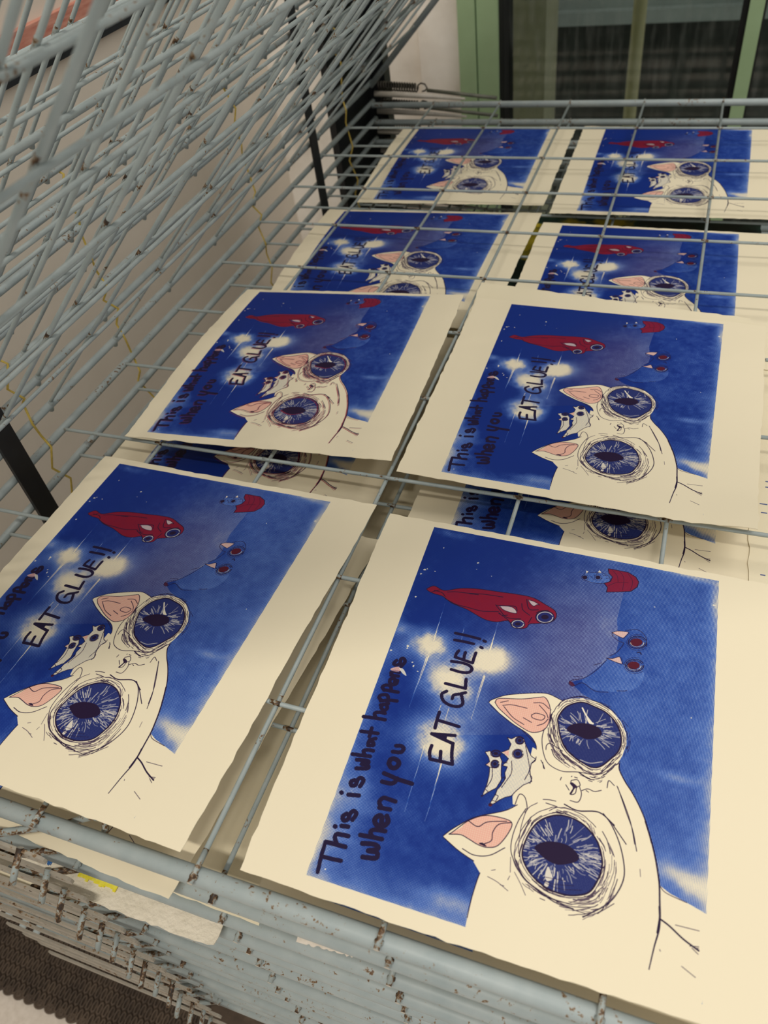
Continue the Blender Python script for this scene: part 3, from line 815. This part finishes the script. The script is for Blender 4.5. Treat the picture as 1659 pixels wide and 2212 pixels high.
# --- little white critters riding on the head
crit = blank(); critline = []
c1 = [(85, 322), (132, 312), (150, 340), (225, 350), (255, 420), (250, 480), (246, 560), (252, 615), (195, 700), (110, 745), (66, 778), (55, 760), (95, 670), (120, 560), (126, 482), (85, 455), (128, 425), (118, 380)]
c2 = [(315, 170), (355, 186), (400, 165), (450, 160), (486, 190), (500, 240), (530, 310), (560, 370), (606, 402), (560, 450), (545, 520), (550, 580), (562, 640), (470, 680), (400, 740), (352, 790), (290, 802), (230, 830), (170, 868),
      (120, 880), (150, 838), (190, 770), (205, 720), (240, 680), (290, 600), (285, 540), (310, 480), (262, 468), (300, 430), (322, 390), (280, 350), (245, 325), (330, 300), (346, 240)]
for c in (c1, c2):
    fill(crit, P('8', c), 1, False); stroke(ink, P('8', c + c[:1]) + r2.normal(0, .8, (len(c) + 1, 2)), 3.2, .85, 1.2, False)
for l in ([(155, 495), (150, 600), (98, 692)], [(355, 420), (355, 540), (300, 630), (250, 700)], [(500, 260), (530, 420), (540, 520), (490, 620)], [(255, 600), (285, 590), (270, 640), (240, 650)], [(120, 480), (160, 490)], [(260, 430), (310, 440)],
          [(540, 560), (565, 600), (545, 660)], [(560, 450), (600, 420), (610, 380)], [(180, 770), (215, 790), (190, 840)], [(150, 830), (200, 850)], [(80, 710), (110, 740)]):
    stroke(ink, P('8', l), 3, .85)
for cx, cy, rx, ry in ((192, 340, 44, 32), (183, 450, 36, 36), (440, 205, 38, 34), (420, 345, 46, 42)):
    fill(eye, ell('8', cx, cy, rx, ry)); fill(ink, ell('8', cx, cy, rx * .55, ry * .55)); stroke(ink, ell('8', cx, cy, rx * 1.25, ry * 1.2), 2.5, .8); stroke(ink, ell('8', cx, cy, rx, ry), 4, .9)
fill(pink, P('8', [(262, 326), (330, 310), (326, 374)]), .85, False); fill(pink, P('8', [(92, 452), (130, 435), (125, 470)]), .7, False)
fill(maroon, ell('8', 135, 880, 20, 18)); fill(ink, ell('8', 48, 785, 12, 8))

def compose(name, shift, redshift, gain=0.0):
    """two-colour screen print -> sRGB pixels (bare paper shows between the screen dots)"""
    def sh(L, d):
        return np.roll(np.roll(L, d[0], 1), d[1], 0) if d != (0, 0) else L
    per = 5.9
    a1, a2 = math.radians(4), math.radians(94)
    pat = .5 + .29 * np.cos(2 * math.pi * (XX * math.cos(a1) + YY * math.sin(a1)) / per) + .21 * np.cos(2 * math.pi * (XX * math.cos(a2) + YY * math.sin(a2)) / per)
    inside = ((XX > AX0) & (XX < AX1) & (YY > AY0) & (YY < AY1)).astype(np.float32)
    tn = np.clip(tone + gain * np.clip(tone - .25, 0, .6), .02, 1.25)
    tn = np.where(crit > .5, .10 + .12 * nz, tn)
    cov = np.clip((tn - pat) / .26 + .5, 0, 1) * inside
    hd = head * (1 - crit)
    cov *= 1 - np.clip(hd, 0, 1)
    cov *= 1 - np.clip(pink * .9, 0, 1)
    paper = np.array([238, 226, 197], np.float32)
    img = np.repeat(paper[None, None], THH, 0).repeat(TW, 1)
    def over(m, col):
        img[:] = img * (1 - m[..., None]) + np.array(col, np.float32) * m[..., None]
    pk = .5 + .25 * (np.cos(2 * math.pi * XX / 9) + np.cos(2 * math.pi * YY / 9))
    over(np.clip(pink, 0, 1) * (.55 + .4 * (pk < .62)), (232, 160, 146))
    # blue, slightly lighter where the screen is thin
    gap = np.clip((tn - .35) / .3, 0, 1) * inside * (1 - np.clip(hd + pink + crit, 0, 1))
    over(gap * .85, (146, 172, 226))
    v = np.clip((tn - .66) / .34, 0, 1)[..., None]
    bl = np.array([28, 76, 166], np.float32) * (1 - v) + np.array([6, 42, 128], np.float32) * v
    pu = np.array([60, 54, 114], np.float32)
    bl = bl * (1 - .85 * purple[..., None]) + pu * .85 * purple[..., None]
    img[:] = img * (1 - cov[..., None]) + bl * cov[..., None]
    over(np.clip(sh(red, redshift), 0, 1) * (.9 + .1 * nz2), (134, 14, 44))
    over(np.clip(maroon, 0, 1), (84, 18, 40))
    ep = np.clip(eye, 0, 1)
    over(ep * (.80 + .2 * (pat < .72)), (26, 38, 104))
    over(np.clip(white, 0, 1), (238, 228, 206))
    if redshift != (0, 0):
        over(np.clip(sh(np.maximum(ink, txt * .55), redshift), 0, 1) * .8, (140, 26, 48))
    over(np.clip(sh(txt, shift), 0, 1) * (.93 + .07 * (pat < .8)), (26, 14, 52))
    over(np.clip(sh(ink, shift) * 1.25, 0, 1) * (.94 + .06 * (pat < .8)), (32, 14, 50))
    px = np.ones((THH, TW, 4), np.float32)
    px[..., :3] = np.clip(img[::-1] / 255, 0, 1)
    im = bpy.data.images.new(name, TW, THH, alpha=False)
    im.colorspace_settings.name = 'sRGB'
    im.pixels.foreach_set(px.ravel())
    im.update()
    im.pack()
    return im

def print_mat(name, im):
    m, nt, bs = new_mat(name)
    t = nt.nodes.new('ShaderNodeTexImage')
    t.image = im
    t.extension = 'EXTEND'
    uv = nt.nodes.new('ShaderNodeUVMap')
    nt.links.new(uv.outputs[0], t.inputs[0])
    nt.links.new(t.outputs[0], bs.inputs['Base Color'])
    bs.inputs['Roughness'].default_value = .6
    bs.inputs['Specular IOR Level'].default_value = .22
    return m
M['printA'] = print_mat('blue_screen_print', compose('screen_print_a', (0, 0), (0, 0)))
M['printB'] = print_mat('misregistered_screen_print', compose('screen_print_b', (0, 0), (-5, 8), .30))
M['printC'] = print_mat('dense_blue_screen_print', compose('screen_print_c', (0, 0), (0, 0), .30))

# ------------------------------------------------------------------ sheets
A0, A1, B0, B1 = -.034 / .183, 1 + .033 / .183, -.005 / .239, 1 + .008 / .239
def bil(q, a, b_):
    tl, tr, br, bl = [np.array(p, float) for p in q]
    return (tl * (1 - a) + tr * a) * (1 - b_) + (bl * (1 - a) + br * a) * b_
def sheet(name, quad, zf, mat, label, cat='print', group=None, art=True, ragged=.0005, N=44, thick=.00035, back=None, ml=.034, rise=0.0):
    """a sheet of paper: curled grid with thickness; quad = TL,TR,BR,BL of the printed image (or of the sheet when art=False)"""
    r = np.random.default_rng(abs(hash(label)) % 1000 if False else sum(map(ord, label)))
    V, UV = [], []
    jl = np.cumsum(r.normal(0, 1, (4, N + 1)), 1); jl -= jl.mean(1, keepdims=True); jl = np.clip(jl * .25 + r.normal(0, .6, (4, N + 1)), -1.6, 1.6) * ragged
    for j in range(N + 1):
        for i in range(N + 1):
            u, v = i / N, j / N
            if art:
                al = -ml / .183
                a, b_ = al + (A1 - al) * u, B0 + (B1 - B0) * v
                uvv = ((.034 + a * .183) / .25, 1 - (.005 + b_ * .239) / .252)
            else:
                a, b_ = u, v; uvv = (u, 1 - v)
            p = bil(quad, a, b_)
            if i == 0: p[0] += jl[0][j]
            if i == N: p[0] += jl[1][j]
            if j == 0: p[1] += jl[2][i]
            if j == N: p[1] += jl[3][i]
            V.append((p[0], p[1], zf(u, v) + rise * p[1])); UV.append(uvv)
    n = (N + 1) ** 2
    V2 = V + [(x, y, z - thick) for x, y, z in V]
    UV2 = UV + UV
    F, MI = [], []
    g = lambda i, j: j * (N + 1) + i
    for j in range(N):
        for i in range(N):
            F.append((g(i, j), g(i, j + 1), g(i + 1, j + 1), g(i + 1, j))); MI.append(0)
            F.append((n + g(i, j), n + g(i + 1, j), n + g(i + 1, j + 1), n + g(i, j + 1))); MI.append(1)
    # the cut edge has its own vertices so that shading stays crisp
    for line in ([g(i, 0) for i in range(N + 1)], [g(i, N) for i in range(N, -1, -1)], [g(0, j) for j in range(N, -1, -1)], [g(N, j) for j in range(N + 1)]):
        b0 = len(V2)
        V2 += [V2[k] for k in line] + [V2[n + k] for k in line]
        UV2 = UV2 + [UV[k] for k in line] * 2
        for i in range(N):
            F.append((b0 + i, b0 + i + 1, b0 + N + 1 + i + 1, b0 + N + 1 + i)); MI.append(1)
    me = bpy.data.meshes.new(name)
    me.from_pydata(V2, [], F)
    ul = me.uv_layers.new(name='UVMap')
    flat_uv = np.array([UV2[l.vertex_index] for l in me.loops], np.float32).ravel()
    ul.data.foreach_set('uv', flat_uv)
    me.materials.append(mat); me.materials.append(back or M['paper'])
    me.polygons.foreach_set('material_index', MI)
    me.polygons.foreach_set('use_smooth', [True] * len(F))
    me.update()
    o = bpy.data.objects.new(name, me)
    C.objects.link(o)
    tag(o, label, cat, group)
    return o

S = lambda x: max(0.0, x)
GA = 'screen prints drying on the top shelf'
GB = 'screen prints under the top shelf grid'
zA = .0022
sheet('art_print', [(.151, .2525), (.334, .248), (.339, .0150), (.1570, .0140)],
      lambda u, v: zA + .0006 + .0012 * math.sin(math.pi * v) * (1 - u) + .0010 * math.sin(v * 9 + u * 4) * .3, M['printA'],
      'largest blue screen print, nearest the camera at the right front of the top shelf', group=GA)
sheet('art_print', [(-.117, .2635), (.070, .260), (.0575, .0135), (-.126, .0180)],
      lambda u, v: zA + .0006 + .0016 * math.sin(math.pi * u) * v, M['printA'],
      'blue screen print at the left front of the top shelf, beside the largest print', group=GA, ml=.0175)
sheet('art_print', [(.140, .540), (.3235, .533), (.3215, .2985), (.1412, .3038)],
      lambda u, v: zA + .0030 + .0015 * v * v - .0012 * S((u - .8) / .2) ** 2 * (1 - v) + .004 * S((u - .85) / .15) * S((v - .85) / .15), M['printC'],
      'blue screen print on the top shelf directly behind the largest print', group=GA)
sheet('art_print', [(-.120, .532), (.0585, .5475), (.0690, .311), (-.1105, .2985)],
      lambda u, v: zA + .0012 + .0055 * v ** 3 + .006 * math.sin(math.pi * min(1, v * 1.05)) * (1 - u) ** 2 - .0008 * S((.08 - v) / .08), M['printB'],
      'blue screen print with doubled red outlines, second row left of the top shelf', group=GA, ml=.017)
# second shelf
zB = lambda y: -.0325 + .0075 * y / 1.087 + .0024
def onB(extra):
    return lambda u, v: extra(u, v)
sheet('art_print', [(-.128, .518), (.055, .5195), (.0553, .281), (-.1265, .279)], lambda u, v: zB(.4) + .0005 + .001 * math.sin(math.pi * u),
      M['printB'], 'mostly hidden print with a red doubled letter, below the second row left print', group=GB)
sheet('art_print', [(.150, .509), (.333, .508), (.334, .2695), (.1525, .270)], lambda u, v: zB(.4) + .0005 + .001 * math.sin(math.pi * u),
      M['printA'], 'print mostly hidden below the print behind the largest one, an eye and the words showing', group=GB)
sheet('art_print', [(-.126, .777), (.082, .785), (.0815, .547), (-.110, .544)],
      lambda u, v: zB(.68) + .0006 + .0075 * math.sin(math.pi * min(1, v)) * (1 - .6 * u), M['printC'],
      'blue screen print under the grid, third row left', group=GB, ml=.020)
sheet('art_print', [(.148, .7625), (.334, .7585), (.3355, .524), (.1500, .525)],
      lambda u, v: zB(.68) + .0006 + .0040 * math.sin(math.pi * v), M['printC'],
      'blue screen print under the grid, third row right, behind the blank curled sheet', group=GB, ml=.022)
sheet('art_print', [(-.1115, 1.046), (.081, 1.049), (.0865, .806), (-.0950, .800)],
      lambda u, v: zB(.95) + .0006 + .0060 * math.sin(math.pi * v) * (1 - .5 * u) + .004 * v ** 4, M['printC'],
      'blue screen print farthest back on the left, near the springs', group=GB, ml=.023)
sheet('art_print', [(.156, 1.050), (.340, 1.043), (.3385, .790), (.1600, .784)],
      lambda u, v: zB(.95) + .0006 + .0040 * math.sin(math.pi * v) + .007 * v ** 6 * (1 - .4 * u), M['printC'],
      'blue screen print farthest back on the right, its near edge curling up', group=GB, ml=.030)
sheet('art_print', [(-.111, .2565), (.072, .2545), (.0490, -.0005), (-.134, .0060)], lambda u, v: zB(.12) + .0008,
      M['printA'], 'print hidden under the left front print, only its right and near margins showing', group=GB)
sheet('art_print', [(.158, .250), (.341, .249), (.342, .0125), (.159, .014)], lambda u, v: zB(.12) + .0004,
      M['printA'], 'print hidden under the largest print, only its near margin showing in shadow', group=GB)
# blank sheets
sheet('blank_sheet', [(.1005, .577), (.345, .5480), (.345, .330), (.112, .352)], lambda u, v: zA + .0003 + .0012 * S((.2 - v) / .2), M['paper'],
      'blank cream sheet peeping out behind the print in the second row right', 'paper', None, False, .0008)
zl = lambda n: -SPL * n - .0035 + .0024
sheet('blank_sheet', [(-.13, .252), (.112, .250), (.122, -.002), (-.126, .002)], lambda u, v: zl(2) + .0006, M['paper'],
      'blank cream sheet deeper down, seen between the two front prints', 'paper', None, False, rise=.0069)
sheet('blank_sheet', [(-.14, .530), (.112, .525), (.110, .275), (-.138, .280)], lambda u, v: zl(2) + .0006, M['paper'],
      'blank cream sheet deeper down beside the second row left print', 'paper', None, False, rise=.0069)
sheet('blank_sheet', [(.128, .530), (.37, .525), (.372, .012), (.150, .012)], lambda u, v: zl(2) + .0006, M['paper'],
      'blank cream sheet on the third shelf under the right hand prints', 'paper', None, False, rise=.0069)
sheet('blank_sheet', [(-.13, .80), (.125, .80), (.125, .55), (-.13, .55)], lambda u, v: zl(2) + .0024, M['paper'],
      'blank cream sheet on the third shelf in the gap of the third row', 'paper', None, False, rise=.0069)
wc = sheet('watercolour_sheet', [(-.16, .30), (.104, .298), (.0915, -.0135), (-.160, -.0155)], lambda u, v: zl(3) + .0016 + .0006 * math.sin(u * 5), M['rag'],
           'thick deckle-edged cream paper with yellow crayon, sticking out over the fourth tube', 'paper', None, False, .0007, 60, .0007, M['rag'], rise=.0069)
def crayon(x0, x1, y0, y1, mat):
    b = MB(); n = 14
    for i in range(n):
        x = x0 + (x1 - x0) * i / n; xn = x0 + (x1 - x0) * (i + 1.0) / n
        b.box(x, xn, y0 + random.uniform(-.0012, .0006), y1 + random.uniform(-.0006, .0012), zl(3) + .0020, zl(3) + .0024)
    return b.build('crayon_mark', M[mat], wc, smooth=False)
crayon(-.0104, .0185, -.0046, .0015, 'yellow')['label'] = 'yellow crayon stripe'
crayon(-.0375, -.0315, -.0035, .0015, 'blue_crayon')['label'] = 'blue crayon patch'
sheet('torn_sheet', [(.130, .25), (.335, .25), (.2300, .0014), (.1445, -.0014)], lambda u, v: zl(2) + .0018, M['white_paper'],
      'torn white sheet edge poking out over the third tube at the front', 'paper', None, False, .0009, 60, .0006, M['white_paper'], rise=.0069)
sheet('torn_sheet', [(.115, .25), (.60, .25), (.60, -.0012), (.120, -.0012)], lambda u, v: zl(3) + .0024, M['white_paper'],
      'long white sheet edge poking out over the fourth tube at the front', 'paper', None, False, .0003, 60, .0006, M['white_paper'], rise=.0069)
sheet('blank_sheet', [(-.165, .25), (-.02, .25), (-.028, -.0145), (-.170, -.0150)], lambda u, v: zl(5) + .0016, M['paper'],
      'small cream sheet low in the stack behind the perforated arms, bottom left', 'paper', None, False, .0008, rise=.0069)
rs = sheet('blank_sheet', [(.353, .585), (.60, .580), (.60, .270), (.355, .272)], lambda u, v: zB(.4) + .0016, M['paper'],
      'pale sheet with pencil ticks at the right photo edge, beside the second row', 'paper', None, False, .0008)
for mx, my, l in ((.3635, .3518, .005), (.3640, .3430, .004), (.3655, .3700, .002), (.3655, .3760, .002), (.3640, .2845, .003)):
    b = MB(); b.box(mx - l / 2, mx + l / 2, my - .0004, my + .0004, zB(.4) + .0016, zB(.4) + .0019)
    b.build('pencil_tick', M['pencil'], rs, smooth=False)['label'] = 'blue pencil tick'
sheet('painted_sheet', [(-.10, .845), (.36, .838), (.36, .66), (-.10, .665)], lambda u, v: zl(2) + .0034, M['swirl'],
      'dark green and yellow painted sheet showing in the gap before the farthest prints', 'paper', None, False, .0008, rise=.0069)

# ------------------------------------------------------------------ mat on the floor
b = MB()
mx0, mx1, my0, my1 = -.50, .60, -.040, 1.20
b.box(mx0, mx1, my0, my1, FLOOR_Z + .0002, FLOOR_Z + .006)
px_, py_ = .0088, .0155
nx = int((.36) / px_)
for j in range(16):
    for i in range(nx):
        x = -.49 + i * px_ + (j % 2) * px_ * .5; y = my0 + .006 + j * py_
        pts = [(x + .0030 * math.cos(t), y + .0072 * math.sin(t), FLOOR_Z + .0075) for t in [k * math.pi / 4 for k in range(8)]]
        b.tube(pts, .0016, 5, closed=True)
for i in range(int(.45 / .0175)):
    x = -.49 + i * .0175
    for rr, zz in ((.0068, .0065), (.0035, .0065)):
        pts = [(x + rr * math.cos(t), my0 + rr * .7 * math.sin(t), FLOOR_Z + zz) for t in [k * math.pi / 7 for k in range(14)]]
        b.tube(pts, .0019, 6, closed=True)
tag(b.build('ribbed_mat', M['mat']), 'dark brown looped rubber mat with scalloped edge on the floor under the rack', 'mat')
